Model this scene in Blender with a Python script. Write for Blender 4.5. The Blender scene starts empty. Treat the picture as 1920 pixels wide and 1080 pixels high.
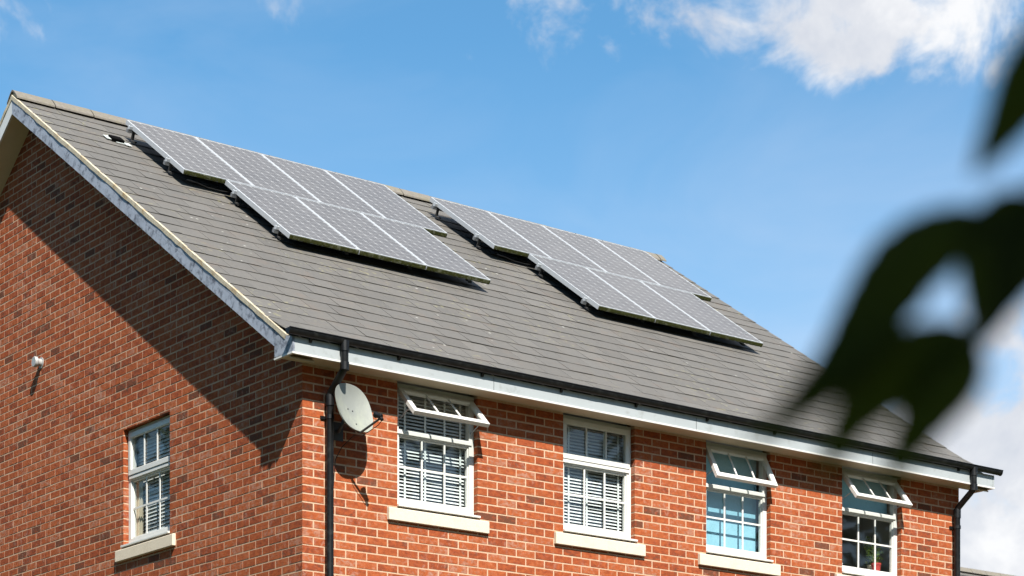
import bpy, math, random
from mathutils import Vector, Matrix
from math import sin, cos, pi, radians, sqrt, hypot
random.seed(7)
D = bpy.data
scn = bpy.context.scene
COL = scn.collection

# ------------------------------------------------------------------ camera
TH = 0.6545
cam = D.cameras.new('camera')
cam.sensor_width = 36.0
cam.lens = 4209.3 / 1920 * 36
cam.shift_x = 0.0
cam.shift_y = (1804.9 - 540) / 1920
cam.clip_start = 0.1
cam.clip_end = 3000
cam.dof.use_dof = True
cam.dof.focus_distance = 21.5
cam.dof.aperture_fstop = 3.9
cam.dof.aperture_blades = 9
camo = D.objects.new('camera', cam)
CAMLOC = Vector((-10.5097, -16.7113, 1.5))
camo.location = CAMLOC
camo.rotation_euler = (pi / 2, 0, -TH)
COL.objects.link(camo)
scn.camera = camo

# ------------------------------------------------------------------ light
SUN = Vector((-0.251, -0.638, 0.727)).normalized()      # towards the sun
sl = D.lights.new('sun', 'SUN')
sl.energy = 5.0
sl.angle = radians(0.53)
sl.color = (1.0, 0.955, 0.885)
so = D.objects.new('sun', sl)
so.rotation_euler = SUN.to_track_quat('Z', 'Y').to_euler()
so.location = (-20, -30, 40)
COL.objects.link(so)

scn.view_settings.view_transform = 'Standard'
scn.view_settings.look = 'None'
scn.view_settings.exposure = 1.15
scn.view_settings.gamma = 1.0
scn.render.engine = 'CYCLES'

# ------------------------------------------------------------------ node helper
class N:
    def __init__(s, tree):
        s.t = tree; s.n = tree.nodes; s.l = tree.links
    def new(s, kind, **kw):
        nd = s.n.new(kind)
        for k, v in kw.items():
            if k.startswith('_'): setattr(nd, k[1:], v)
        return nd
    def link(s, a, b): s.l.new(a, b)
    def setin(s, nd, key, v):
        if hasattr(v, 'is_output') or isinstance(v, bpy.types.NodeSocket): s.l.new(v, nd.inputs[key])
        else: nd.inputs[key].default_value = v
    def math(s, op, a, b=0.0, c=None, clamp=False):
        nd = s.n.new('ShaderNodeMath'); nd.operation = op; nd.use_clamp = clamp
        s.setin(nd, 0, a); s.setin(nd, 1, b)
        if c is not None: s.setin(nd, 2, c)
        return nd.outputs[0]
    def vmath(s, op, a, b=(0, 0, 0)):
        nd = s.n.new('ShaderNodeVectorMath'); nd.operation = op
        s.setin(nd, 0, a); s.setin(nd, 1, b)
        return nd.outputs['Value'] if op in ('DOT_PRODUCT', 'LENGTH') else nd.outputs[0]
    def mix(s, f, a, b, blend='MIX'):
        nd = s.n.new('ShaderNodeMix'); nd.data_type = 'RGBA'; nd.blend_type = blend
        s.setin(nd, 0, f); s.setin(nd, 6, a); s.setin(nd, 7, b)
        return nd.outputs[2]
    def noise(s, vec, scale, detail=3.0, rough=0.5, dist=0.0):
        nd = s.n.new('ShaderNodeTexNoise')
        nd.inputs['Scale'].default_value = scale; nd.inputs['Detail'].default_value = detail
        nd.inputs['Roughness'].default_value = rough; nd.inputs['Distortion'].default_value = dist
        if vec is not None: s.l.new(vec, nd.inputs['Vector'])
        return nd.outputs[0]
    def ramp(s, f, stops, interp='LINEAR'):
        nd = s.n.new('ShaderNodeValToRGB'); nd.color_ramp.interpolation = interp
        e = nd.color_ramp.elements
        while len(e) > 1: e.remove(e[-1])
        e[0].position = stops[0][0]; e[0].color = c4(stops[0][1])
        for p, c in stops[1:]:
            x = e.new(p); x.color = c4(c)
        s.setin(nd, 0, f)
        return nd.outputs[0]
    def rng(s, v, a, b, c=0.0, d=1.0, smooth=False):
        nd = s.n.new('ShaderNodeMapRange'); nd.clamp = True
        if smooth: nd.interpolation_type = 'SMOOTHSTEP'
        s.setin(nd, 0, v); s.setin(nd, 1, a); s.setin(nd, 2, b); s.setin(nd, 3, c); s.setin(nd, 4, d)
        return nd.outputs[0]
    def obj(s):
        return s.n.new('ShaderNodeTexCoord').outputs['Object']
    def pos(s):
        return s.n.new('ShaderNodeNewGeometry').outputs['Position']
    def scale(s, vec, sc):
        nd = s.n.new('ShaderNodeMapping'); nd.inputs['Scale'].default_value = sc
        s.l.new(vec, nd.inputs['Vector']); return nd.outputs[0]
    def attr(s, name):
        nd = s.n.new('ShaderNodeAttribute'); nd.attribute_name = name; return nd.outputs['Fac']

def c4(c):
    if isinstance(c, (int, float)): return (c, c, c, 1)
    return tuple(c) if len(c) == 4 else (c[0], c[1], c[2], 1)

def material(name, fn):
    m = D.materials.new(name); m.use_nodes = True
    t = m.node_tree; t.nodes.clear(); n = N(t)
    out = t.nodes.new('ShaderNodeOutputMaterial')
    sh = fn(n); t.links.new(sh, out.inputs[0])
    return m

def pbsdf(n, col, rough=0.6, spec=0.5, bump=None, bstr=0.3, bdist=0.005, metal=0.0, coat=0.0, coatr=0.05, ior=1.5):
    b = n.n.new('ShaderNodeBsdfPrincipled')
    n.setin(b, 'Base Color', n.mix(1.0, c4(col) if isinstance(col, tuple) else col, (.87, .87, .87, 1), 'MULTIPLY'))
    n.setin(b, 'Roughness', rough); n.setin(b, 'Metallic', metal)
    b.inputs['Specular IOR Level'].default_value = spec
    b.inputs['IOR'].default_value = ior
    b.inputs['Coat Weight'].default_value = coat; b.inputs['Coat Roughness'].default_value = coatr
    if bump is not None:
        bp = n.n.new('ShaderNodeBump'); bp.inputs['Strength'].default_value = bstr; bp.inputs['Distance'].default_value = bdist
        n.l.new(bump, bp.inputs['Height']); n.l.new(bp.outputs[0], b.inputs['Normal'])
    return b.outputs[0]

# ------------------------------------------------------------------ world: Nishita sky and clouds
w = D.worlds.new('World'); scn.world = w; w.use_nodes = True
wt = w.node_tree; wt.nodes.clear(); n = N(wt)
sky = wt.nodes.new('ShaderNodeTexSky'); sky.sky_type = 'NISHITA'; sky.sun_disc = False
sky.sun_elevation = math.asin(SUN.z)
sky.sun_rotation = math.atan2(SUN.x, SUN.y)
sky.altitude = 100; sky.air_density = 1.0; sky.dust_density = 0.6; sky.ozone_density = 1.6
SKYK = 0.0885
dirv = n.vmath('NORMALIZE', wt.nodes.new('ShaderNodeTexCoord').outputs['Generated'])
def blob(d, r0, r1, amp=1.0):
    dd = Vector(d).normalized()
    dt = n.vmath('DOT_PRODUCT', dirv, tuple(dd))
    v = n.rng(dt, cos(radians(r1)), cos(radians(r0)), 0.0, amp, smooth=True)
    return v
sep = wt.nodes.new('ShaderNodeSeparateXYZ'); wt.links.new(dirv, sep.inputs[0])
zc = n.math('ADD', n.math('MAXIMUM', sep.outputs[2], 0.0), 0.12)
comb = wt.nodes.new('ShaderNodeCombineXYZ')
wt.links.new(n.math('DIVIDE', sep.outputs[0], zc), comb.inputs[0])
wt.links.new(n.math('DIVIDE', sep.outputs[1], zc), comb.inputs[1])
plane = comb.outputs[0]
BL = [((0.6344, 0.6693, 0.4060), 1.0, 3.5, .66), ((0.6549, 0.6531, 0.3930), .6, 2.6, .74), ((0.6697, 0.6375, 0.3900), .7, 2.6, .84),
      ((0.6868, 0.6156, 0.4020), 1.0, 3.6, .8), ((0.7082, 0.5979, 0.3900), .8, 3.0, .55), ((0.5772, 0.7163, 0.4060), .2, 2.4, .50), ((0.6024, 0.6955, 0.4060), .2, 2.4, .55),
      ((0.3930, 0.8339, 0.4020), .3, 2.6, .50), ((0.4872, 0.7815, 0.3990), .1, 1.6, .50),
      ((0.7480, 0.6363, 0.2000), 2.4, 4.6, 1.1), ((0.7270, 0.6500, 0.2290), 1.0, 2.6, .85), ((0.7500, 0.6180, 0.2524), 1.0, 2.6, .75), ((0.7600, 0.6341, 0.1500), 3.0, 6.5, 1.0),
      ((0.7350, 0.6450, 0.1780), 2.0, 4.0, 1.0)]
msk = None
for b in BL:
    v = blob(*b)
    msk = v if msk is None else n.math('MAXIMUM', msk, v)
hole = blob((0.7376, 0.6287, 0.2442), 0.15, 1.1, 0.75)
msk = n.math('SUBTRACT', msk, hole)
nz = n.noise(dirv, 24.0, 10.0, 0.62, 0.5)
nzf = n.noise(dirv, 60.0, 6.0, 0.6, 0.0)
nn = n.math('ADD', n.math('MULTIPLY', nz, 0.8), n.math('MULTIPLY', nzf, 0.2))
loc = n.math('ADD', msk, n.math('MULTIPLY', n.math('SUBTRACT', nn, 0.5), 2.3))
dens1 = n.rng(loc, 0.34, 0.92, 0, 1, smooth=True)
# broken cloud over the rest of the sky, above the picture and behind the photographer
hi = n.rng(sep.outputs[2], 0.42, 0.56, 0, 1, smooth=True)
back = n.rng(n.vmath('DOT_PRODUCT', dirv, (0.6088, 0.7934, 0.0)), 0.72, 0.55, 0, 1, smooth=True)
nb = n.noise(plane, 1.3, 8.0, 0.58, 0.4)
over = blob((0.58, 0.56, 0.60), 12, 24, 0.30)
dens2 = n.math('MULTIPLY', n.rng(n.math('ADD', nb, over), 0.60, 0.76, 0, 1, smooth=True), n.math('MAXIMUM', hi, n.math('MULTIPLY', back, .35)))
dens = n.math('MAXIMUM', dens1, dens2)
# thin veil
veil = n.math('MULTIPLY', n.rng(n.noise(n.scale(dirv, (6, 6, 16)), 1.0, 5.0, 0.55, 0.6), 0.40, 0.75, 0, 1), 0.16)
shade = n.noise(dirv, 14.0, 6.0, 0.6, 0.2)
ccol = n.ramp(shade, [(0.34, (0.33, 0.35, 0.395)), (0.50, (0.415, 0.425, 0.45)), (0.60, (0.52, 0.52, 0.525))])
skc = n.mix(1.0, sky.outputs[0], (SKYK * .82, SKYK * 1.035, SKYK * 1.07, 1), 'MULTIPLY')
hs = wt.nodes.new('ShaderNodeHueSaturation'); hs.inputs['Saturation'].default_value = 1.12; hs.inputs['Hue'].default_value = 0.497
hs.inputs['Value'].default_value = 1.0
wt.links.new(skc, hs.inputs['Color'])
skc = n.mix(n.math('ADD', veil, n.math('ADD', n.rng(sep.outputs[2], .38, .24, 0, .15), n.math('MULTIPLY', n.rng(sep.outputs[2], .36, .26, 0, .30), n.rng(n.vmath('DOT_PRODUCT', dirv, (0.793, -0.609, 0.0)), -.02, .20, 0, 1)))), hs.outputs[0], (0.38, 0.42, 0.50, 1))
fin = n.mix(n.math('MULTIPLY', dens, 0.96), skc, ccol)
bg = wt.nodes.new('ShaderNodeBackground'); bg.inputs['Strength'].default_value = 0.87
wt.links.new(fin, bg.inputs['Color'])
wo = wt.nodes.new('ShaderNodeOutputWorld'); wt.links.new(bg.outputs[0], wo.inputs[0])

# ------------------------------------------------------------------ materials
def m_brick(n):
    p = n.pos(); r0 = n.attr('rnd')
    wob = n.noise(n.scale(p, (1, 1, 1.8)), 15.0, 6.0, 0.68, .4)
    r = n.math('ADD', n.math('MULTIPLY_ADD', n.math('SUBTRACT', r0, .5), .85, .49), n.math('MULTIPLY', n.math('SUBTRACT', wob, .5), 1.9), clamp=True)
    col = n.ramp(r, [(0.0, (.09, .040, .028)), (.07, (.15, .048, .028)), (.16, (.22, .040, .017)), (.36, (.33, .064, .021)), (.58, (.41, .092, .027)),
                     (.76, (.45, .116, .038)), (.90, (.43, .150, .080)), (1.0, (.45, .22, .15))])
    big = n.noise(p, 1.1, 3.0, 0.6)
    mid = n.noise(p, 26.0, 5.0, 0.65)
    fine = n.noise(p, 240.0, 4.0, 0.7)
    col = n.mix(n.rng(mid, .35, .75, 0, .65), col, (.15, .038, .014, 1))
    eff = n.math('MULTIPLY', n.rng(n.noise(p, 14.0, 6.0, 0.7, .5), .52, .72, 0, 1), n.rng(n.noise(p, 1.7, 3.0, .6), .44, .60, 0, .85))
    col = n.mix(eff, col, (.46, .29, .235, 1))
    col = n.mix(n.rng(fine, .35, .7, 0, .22), col, (.46, .15, .045, 1))
    col = n.mix(n.rng(big, .45, .7, 0, .14), col, (.18, .06, .03, 1))
    col = n.mix(1.0, col, (.88, .86, .84, 1), 'MULTIPLY')
    return pbsdf(n, col, .92, .2, n.math('ADD', n.math('MULTIPLY', mid, .6), n.math('MULTIPLY', fine, .5)), .8, .004)
M_BRICK = material('brick', m_brick)
def m_mortar(n):
    p = n.pos()
    a = n.noise(p, 30.0, 4, .6); b = n.noise(p, 2.0, 3, .6)
    col = n.ramp(a, [(.3, (.50, .335, .225)), (.7, (.68, .48, .335))])
    col = n.mix(n.rng(b, .4, .7, 0, .35), col, (.44, .235, .14, 1))
    col = n.mix(1.0, col, (.90, .88, .86, 1), 'MULTIPLY')
    return pbsdf(n, col, .95, .1, n.noise(p, 160, 3, .6), .5, .003)
M_MORT = material('mortar', m_mortar)
def m_slate(n):
    p = n.pos(); r = n.attr('rnd')
    col = n.ramp(r, [(0, (.088, .082, .074)), (.5, (.106, .100, .091)), (1, (.128, .120, .109))])
    st = n.noise(n.scale(p, (3.0, .7, .7)), 1.6, 5, .65, .3)
    col = n.mix(n.rng(st, .42, .72, 0, .45), col, (.128, .112, .092, 1))
    fine = n.noise(p, 90, 5, .7)
    col = n.mix(n.rng(fine, .42, .72, 0, .55), col, (.19, .175, .15, 1))
    col = n.mix(n.rng(n.noise(p, 38, 5, .7), .50, .72, 0, .45), col, (.055, .052, .047, 1))
    li = n.math('MULTIPLY', n.rng(n.noise(p, 16, 3, .5), .60, .68, 0, 1), n.rng(n.noise(p, .8, 3, .5), .46, .60, 0, 1))
    col = n.mix(n.math('MULTIPLY', li, .55), col, (.26, .24, .13, 1))
    rust = n.math('MULTIPLY', n.rng(n.noise(p, 5.0, 4, .6), .56, .70, 0, 1), .40)
    col = n.mix(rust, col, (.150, .112, .085, 1))
    v = n.n.new('ShaderNodeTexVoronoi'); v.inputs['Scale'].default_value = 5.5; n.l.new(p, v.inputs['Vector'])
    dot = n.math('MULTIPLY', n.rng(v.outputs['Distance'], .095, .055, 0, 1), n.rng(n.noise(p, 1.1, 2, .5), .49, .58, 0, .9))
    col = n.mix(dot, col, (.45, .44, .40, 1))
    col = n.mix(1.0, col, (.88, .87, .86, 1), 'MULTIPLY')
    return pbsdf(n, col, n.rng(fine, .3, .7, .56, .76), .5, fine, .5, .002)
M_SLATE = material('slate', m_slate)
def m_simple(col, rough=.5, spec=.5, nscale=20.0, var=.12, dirt=None, dscale=6.0, damt=.4, dthr=(.5, .75), bstr=.15, metal=0.0, st=(1, 1, 1), coat=0.0):
    def f(n):
        p = n.pos()
        a = n.noise(p, nscale, 4, .6)
        c0 = tuple(x * (1 - var) for x in col[:3]); c1 = tuple(min(1, x * (1 + var)) for x in col[:3])
        c = n.ramp(a, [(.3, c0), (.7, c1)])
        if dirt is not None:
            d = n.noise(n.scale(p, st), dscale, 6, .68, .3)
            c = n.mix(n.rng(d, dthr[0], dthr[1], 0, damt), c, c4(dirt))
        return pbsdf(n, c, rough, spec, n.noise(p, nscale * 6, 3, .6), bstr, .002, metal=metal, coat=coat)
    return f
M_UPVC = material('white_upvc', m_simple((.62, .61, .57), .32, .5, 8, .03, (.50, .46, .38), 9, .30, (.50, .8), .03))
M_FASCIA = material('painted_fascia', m_simple((.34, .365, .37), .42, .5, 5, .04, (.16, .16, .13), 11, .45, (.54, .74), .05))
M_BARGE = material('weathered_barge_paint', m_simple((.32, .355, .42), .7, .3, 14, .10, (.06, .065, .085), 13, .9, (.50, .66), .5))
M_LEAD = material('weathered_box_end', m_simple((.31, .34, .39), .65, .3, 14, .12, (.10, .11, .14), 12, .9, (.46, .60), .4))
M_SOFFIT = material('cream_soffit', m_simple((.52, .44, .32), .6, .3, 6, .05, (.40, .34, .22), 4, .3))
M_VERGE = material('verge_mortar', m_simple((.46, .41, .31), .9, .1, 30, .16, (.30, .20, .09), 9, .8, (.50, .70), .8))
M_RIDGE = material('ridge_tile_clay', m_simple((.17, .152, .130), .85, .2, 30, .16, (.18, .16, .10), 9, .7, (.45, .7), .7))
M_BLACK = material('black_plastic', m_simple((.004, .004, .0045), .42, .35, 20, .2, (.05, .05, .045), 12, .4, (.5, .75), .05))
M_STONE = material('cast_stone', m_simple((.62, .54, .42), .85, .2, 60, .07, (.46, .39, .29), 7, .40, (.50, .75), .5))
M_ALU = material('anodised_frame', m_simple((.45, .47, .49), .4, .5, 12, .05, (.45, .46, .42), 10, .3, (.5, .8), .05, metal=.1))
M_MOSS = material('mossy_frame_edge', m_simple((.060, .064, .018), .95, .1, 45, .35, (.30, .30, .22), 22, .6, (.52, .70), .9))
M_RAIL = material('rail_metal', m_simple((.30, .31, .32), .45, .5, 12, .1, (.10, .10, .09), 12, .5, metal=.6))
M_DARKMETAL = material('dark_bracket_metal', m_simple((.035, .035, .035), .5, .5, 12, .2))
M_BACK = material('panel_backsheet', m_simple((.05, .05, .05), .6, .3, 12, .1))
M_DISH = material('dish_grey_paint', m_simple((.21, .22, .20), .5, .4, 5, .05, (.36, .38, .28), 6, .55, (.42, .74), .05, st=(1, 1, .5)))
M_BLIND = material('blind_slats', m_simple((.72, .72, .70), .5, .4, 10, .04))
M_BLUE = material('blue_roller_blind', m_simple((.30, .55, .66), .85, .1, 40, .05, bstr=.05))
M_CURT = material('cream_curtain', m_simple((.62, .52, .38), .9, .1, 10, .05))
M_ROOM = material('room_wall_paint', m_simple((.55, .54, .51), .9, .1, 3, .05))
M_POT = material('red_pot_glaze', m_simple((.50, .06, .05), .4, .5, 10, .1))
M_VOID = material('dark_void', m_simple((.006, .006, .006), 1.0, .0, 20, .1))
M_WHITEPLASTIC = material('white_pipe_plastic', m_simple((.34, .34, .33), .4, .5, 12, .05, (.25, .24, .22), 16, .6, (.50, .7)))
M_FLASH = material('lead_flashing', m_simple((.40, .43, .41), .7, .3, 30, .15, (.62, .63, .58), 22, .7, (.5, .65), .5))
M_GRASS = material('grass', m_simple((.050, .062, .022), .95, .1, 3, .3, (.12, .11, .05), .5, .5))
M_PAVE = material('paving', m_simple((.13, .105, .078), .9, .1, 12, .15, (.20, .18, .15), 1.5, .5))
M_WOOD = material('added_belt_foliage', m_simple((.030, .045, .014), .9, .1, 2, .4))
M_BARK = material('bark', m_simple((.09, .065, .045), .95, .1, 25, .3, bstr=1.0))
M_TWIG = material('twig_bark', m_simple((.10, .055, .05), .8, .2, 60, .2))
def m_leaf(n):
    p = n.pos()
    c = n.ramp(n.noise(p, 25, 3, .5), [(.3, (.015, .021, .001)), (.7, (.024, .031, .0015))])
    b = n.n.new('ShaderNodeBsdfPrincipled'); n.l.new(c, b.inputs['Base Color']); b.inputs['Roughness'].default_value = .6; b.inputs['Specular IOR Level'].default_value = .12
    t = n.n.new('ShaderNodeBsdfTranslucent'); t.inputs[0].default_value = (.06, .08, .002, 1)
    mx = n.n.new('ShaderNodeMixShader'); mx.inputs[0].default_value = .32
    n.l.new(b.outputs[0], mx.inputs[1]); n.l.new(t.outputs[0], mx.inputs[2]); return mx.outputs[0]
M_LEAF = material('leaf_green', m_leaf)
M_LEAFB = material('houseplant_green', m_simple((.16, .24, .04), .6, .3, 30, .3))
def m_glass(tint):
    def f(n):
        tr = n.n.new('ShaderNodeBsdfTransparent'); tr.inputs[0].default_value = c4(tint)
        gl = n.n.new('ShaderNodeBsdfGlossy'); gl.inputs['Roughness'].default_value = .02
        ge = n.n.new('ShaderNodeNewGeometry')
        cs = n.math('ABSOLUTE', n.vmath('DOT_PRODUCT', ge.outputs['Incoming'], ge.outputs['Normal']))
        fz = n.math('POWER', n.math('SUBTRACT', 1.0, cs, clamp=True), 5.0)
        fr = n.math('MULTIPLY_ADD', fz, .90, .085)
        bp = n.n.new('ShaderNodeBump'); bp.inputs['Strength'].default_value = .05; bp.inputs['Distance'].default_value = .01
        n.l.new(n.noise(n.pos(), 1.8, 2, .5), bp.inputs['Height']); n.l.new(bp.outputs[0], gl.inputs['Normal'])
        mx = n.n.new('ShaderNodeMixShader'); n.l.new(fr, mx.inputs[0])
        n.l.new(tr.outputs[0], mx.inputs[1]); n.l.new(gl.outputs[0], mx.inputs[2]); return mx.outputs[0]
    return f
M_GLASS = material('window_glass', m_glass((.86, .90, .90)))
PWD, PHT = .822, 1.520          # panel width, height
def m_cells(n):
    o = n.obj(); sp = n.n.new('ShaderNodeSeparateXYZ'); n.l.new(o, sp.inputs[0])
    cx, cy = (PWD - .044) / 6, (PHT - .044) / 12
    def cell(v, c, off):
        q = n.math('DIVIDE', n.math('SUBTRACT', v, off), c)
        fr = n.math('FRACT', q)
        return n.math('MINIMUM', fr, n.math('SUBTRACT', 1.0, fr))
    u = cell(sp.outputs[0], cx, .022); v = cell(sp.outputs[1], cy, .022)
    dia = n.rng(n.math('ADD', u, v), .13, .17, 1, 0)
    line = n.math('MAXIMUM', n.rng(u, .020, .030, 1, 0), n.rng(v, .020, .030, 1, 0))
    bb = n.math('ABSOLUTE', n.math('SUBTRACT', u, .25))
    bus = n.rng(bb, .008, .014, .5, 0)
    p = n.pos()
    dust = n.noise(p, 3.0, 5, .65)
    base = n.mix(n.rng(dust, .3, .7, 0, 1), (.036, .033, .033, 1), (.066, .061, .060, 1))
    c = n.mix(bus, base, (.18, .18, .18, 1))
    c = n.mix(n.math('MAXIMUM', dia, n.math('MULTIPLY', line, .75)), c, (.30, .30, .295, 1))
    c = n.mix(n.rng(n.noise(p, 45, 4, .6), .45, .8, 0, .25), c, (.3, .29, .27, 1))
    return pbsdf(n, c, .38, .5, coat=.50, coatr=.09)
M_CELL = material('solar_cells', m_cells)

# ------------------------------------------------------------------ mesh builder
class MB:
    def __init__(s): s.v = []; s.f = []; s.m = []; s.r = []
    def add(s, vs, fs, mat=0, r=0.5):
        b = len(s.v); s.v += [tuple(x) for x in vs]; s.r += [r] * len(vs)
        for f in fs: s.f.append(tuple(b + i for i in f)); s.m.append(mat)
    def box(s, a, b, mat=0, r=.5, tf=None, skip=()):
        x0, y0, z0 = a; x1, y1, z1 = b
        vs = [(x0, y0, z0), (x1, y0, z0), (x1, y1, z0), (x0, y1, z0), (x0, y0, z1), (x1, y0, z1), (x1, y1, z1), (x0, y1, z1)]
        if tf: vs = [tf(*p) for p in vs]
        fs = {'-z': (0, 3, 2, 1), '+z': (4, 5, 6, 7), '-y': (0, 1, 5, 4), '+y': (2, 3, 7, 6), '-x': (0, 4, 7, 3), '+x': (1, 2, 6, 5)}
        s.add(vs, [f for k, f in fs.items() if k not in skip], mat, r)
    def prism(s, poly, d, mat=0, r=.5):
        """poly: list of 3D points, d: extrusion vector"""
        k = len(poly); d = Vector(d)
        vs = [Vector(p) for p in poly] + [Vector(p) + d for p in poly]
        fs = [tuple(range(k))[::-1], tuple(range(k, 2 * k))] + [(i, (i + 1) % k, k + (i + 1) % k, k + i) for i in range(k)]
        s.add(vs, fs, mat, r)
    def tube(s, pts, rad, seg=12, mat=0, r=.5, cap=True):
        pts = [Vector(p) for p in pts]; k = len(pts)
        rads = rad if isinstance(rad, (list, tuple)) else [rad] * k
        vs = []; prev = None
        for i, p in enumerate(pts):
            t = (pts[min(i + 1, k - 1)] - pts[max(i - 1, 0)]).normalized()
            if prev is None:
                a = Vector((0, 0, 1)) if abs(t.z) < .9 else Vector((1, 0, 0))
                u = t.cross(a).normalized()
            else:
                u = (prev - t * prev.dot(t)).normalized()
            prev = u; v = t.cross(u)
            for j in range(seg):
                a = 2 * pi * j / seg; vs.append(p + (u * cos(a) + v * sin(a)) * rads[i])
        fs = []
        for i in range(k - 1):
            for j in range(seg):
                fs.append((i * seg + j, i * seg + (j + 1) % seg, (i + 1) * seg + (j + 1) % seg, (i + 1) * seg + j))
        if cap: fs += [tuple(range(seg))[::-1], tuple(range((k - 1) * seg, k * seg))]
        s.add(vs, fs, mat, r)
    def build(s, name, mats, parent=None, loc=None, bevel=0, smooth=False, fix=True):
        me = D.meshes.new(name)
        o0 = Vector(loc) if loc is not None else Vector((0, 0, 0))
        me.from_pydata([tuple(Vector(p) - o0) for p in s.v], [], s.f)
        at = me.attributes.new('rnd', 'FLOAT', 'POINT'); at.data.foreach_set('value', s.r)
        mats = mats if isinstance(mats, (list, tuple)) else [mats]
        for m in mats: me.materials.append(m)
        me.polygons.foreach_set('material_index', s.m)
        if smooth:
            me.polygons.foreach_set('use_smooth', [True] * len(me.polygons))
            try: me.set_sharp_from_angle(angle=radians(40))
            except Exception: pass
        me.update()
        if fix:
            import bmesh
            bm = bmesh.new(); bm.from_mesh(me); bmesh.ops.recalc_face_normals(bm, faces=bm.faces); bm.to_mesh(me); bm.free()
        o = D.objects.new(name, me); COL.objects.link(o)
        if parent is not None: o.parent = parent
        o.location = o0
        if bevel:
            b = o.modifiers.new('bevel', 'BEVEL'); b.width = bevel; b.segments = 2; b.limit_method = 'ANGLE'
        return o

def thing(name, label, cat, group=None, loc=(0, 0, 0)):
    o = D.objects.new(name, None); COL.objects.link(o); o.location = loc
    o.empty_display_size = .2
    o['label'] = label; o['category'] = cat
    if group: o['group'] = group
    return o
def tag(o, label=None, cat=None, group=None, kind=None):
    if label: o['label'] = label
    if cat: o['category'] = cat
    if group: o['group'] = group
    if kind: o['kind'] = kind
    return o
def child_of(o, p):
    """parent o (built in world coordinates) under an Empty p"""
    o.parent = p; o.matrix_parent_inverse = Matrix.Identity(4)
    o.location = Vector(o.location) - Vector(p.location)

# ------------------------------------------------------------------ dimensions of the house
LX = 8.55                      # front wall length (x)
RM, RZ0 = 0.6825, 7.0387       # roof slope, height at y = 0
YR = 5.323                     # ridge y
DY = 2 * YR                    # depth of the house
K = hypot(1, RM)
XL, XR = -.262, 8.83           # verges
SOF = 6.755                    # soffit height
def Rf(x, s, h=0.0):           # front roof slope: x, distance up the slope, height above slates
    y = s / K
    return (x, y - h * RM / K, RZ0 + RM * y + h / K)
def Rb(x, s, h=0.0):
    p = Rf(x, s, h); return (p[0], DY - p[1], p[2])

house = thing('brick_house', 'red brick house with slate roof, white fascia and black gutter', 'house')

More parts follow.
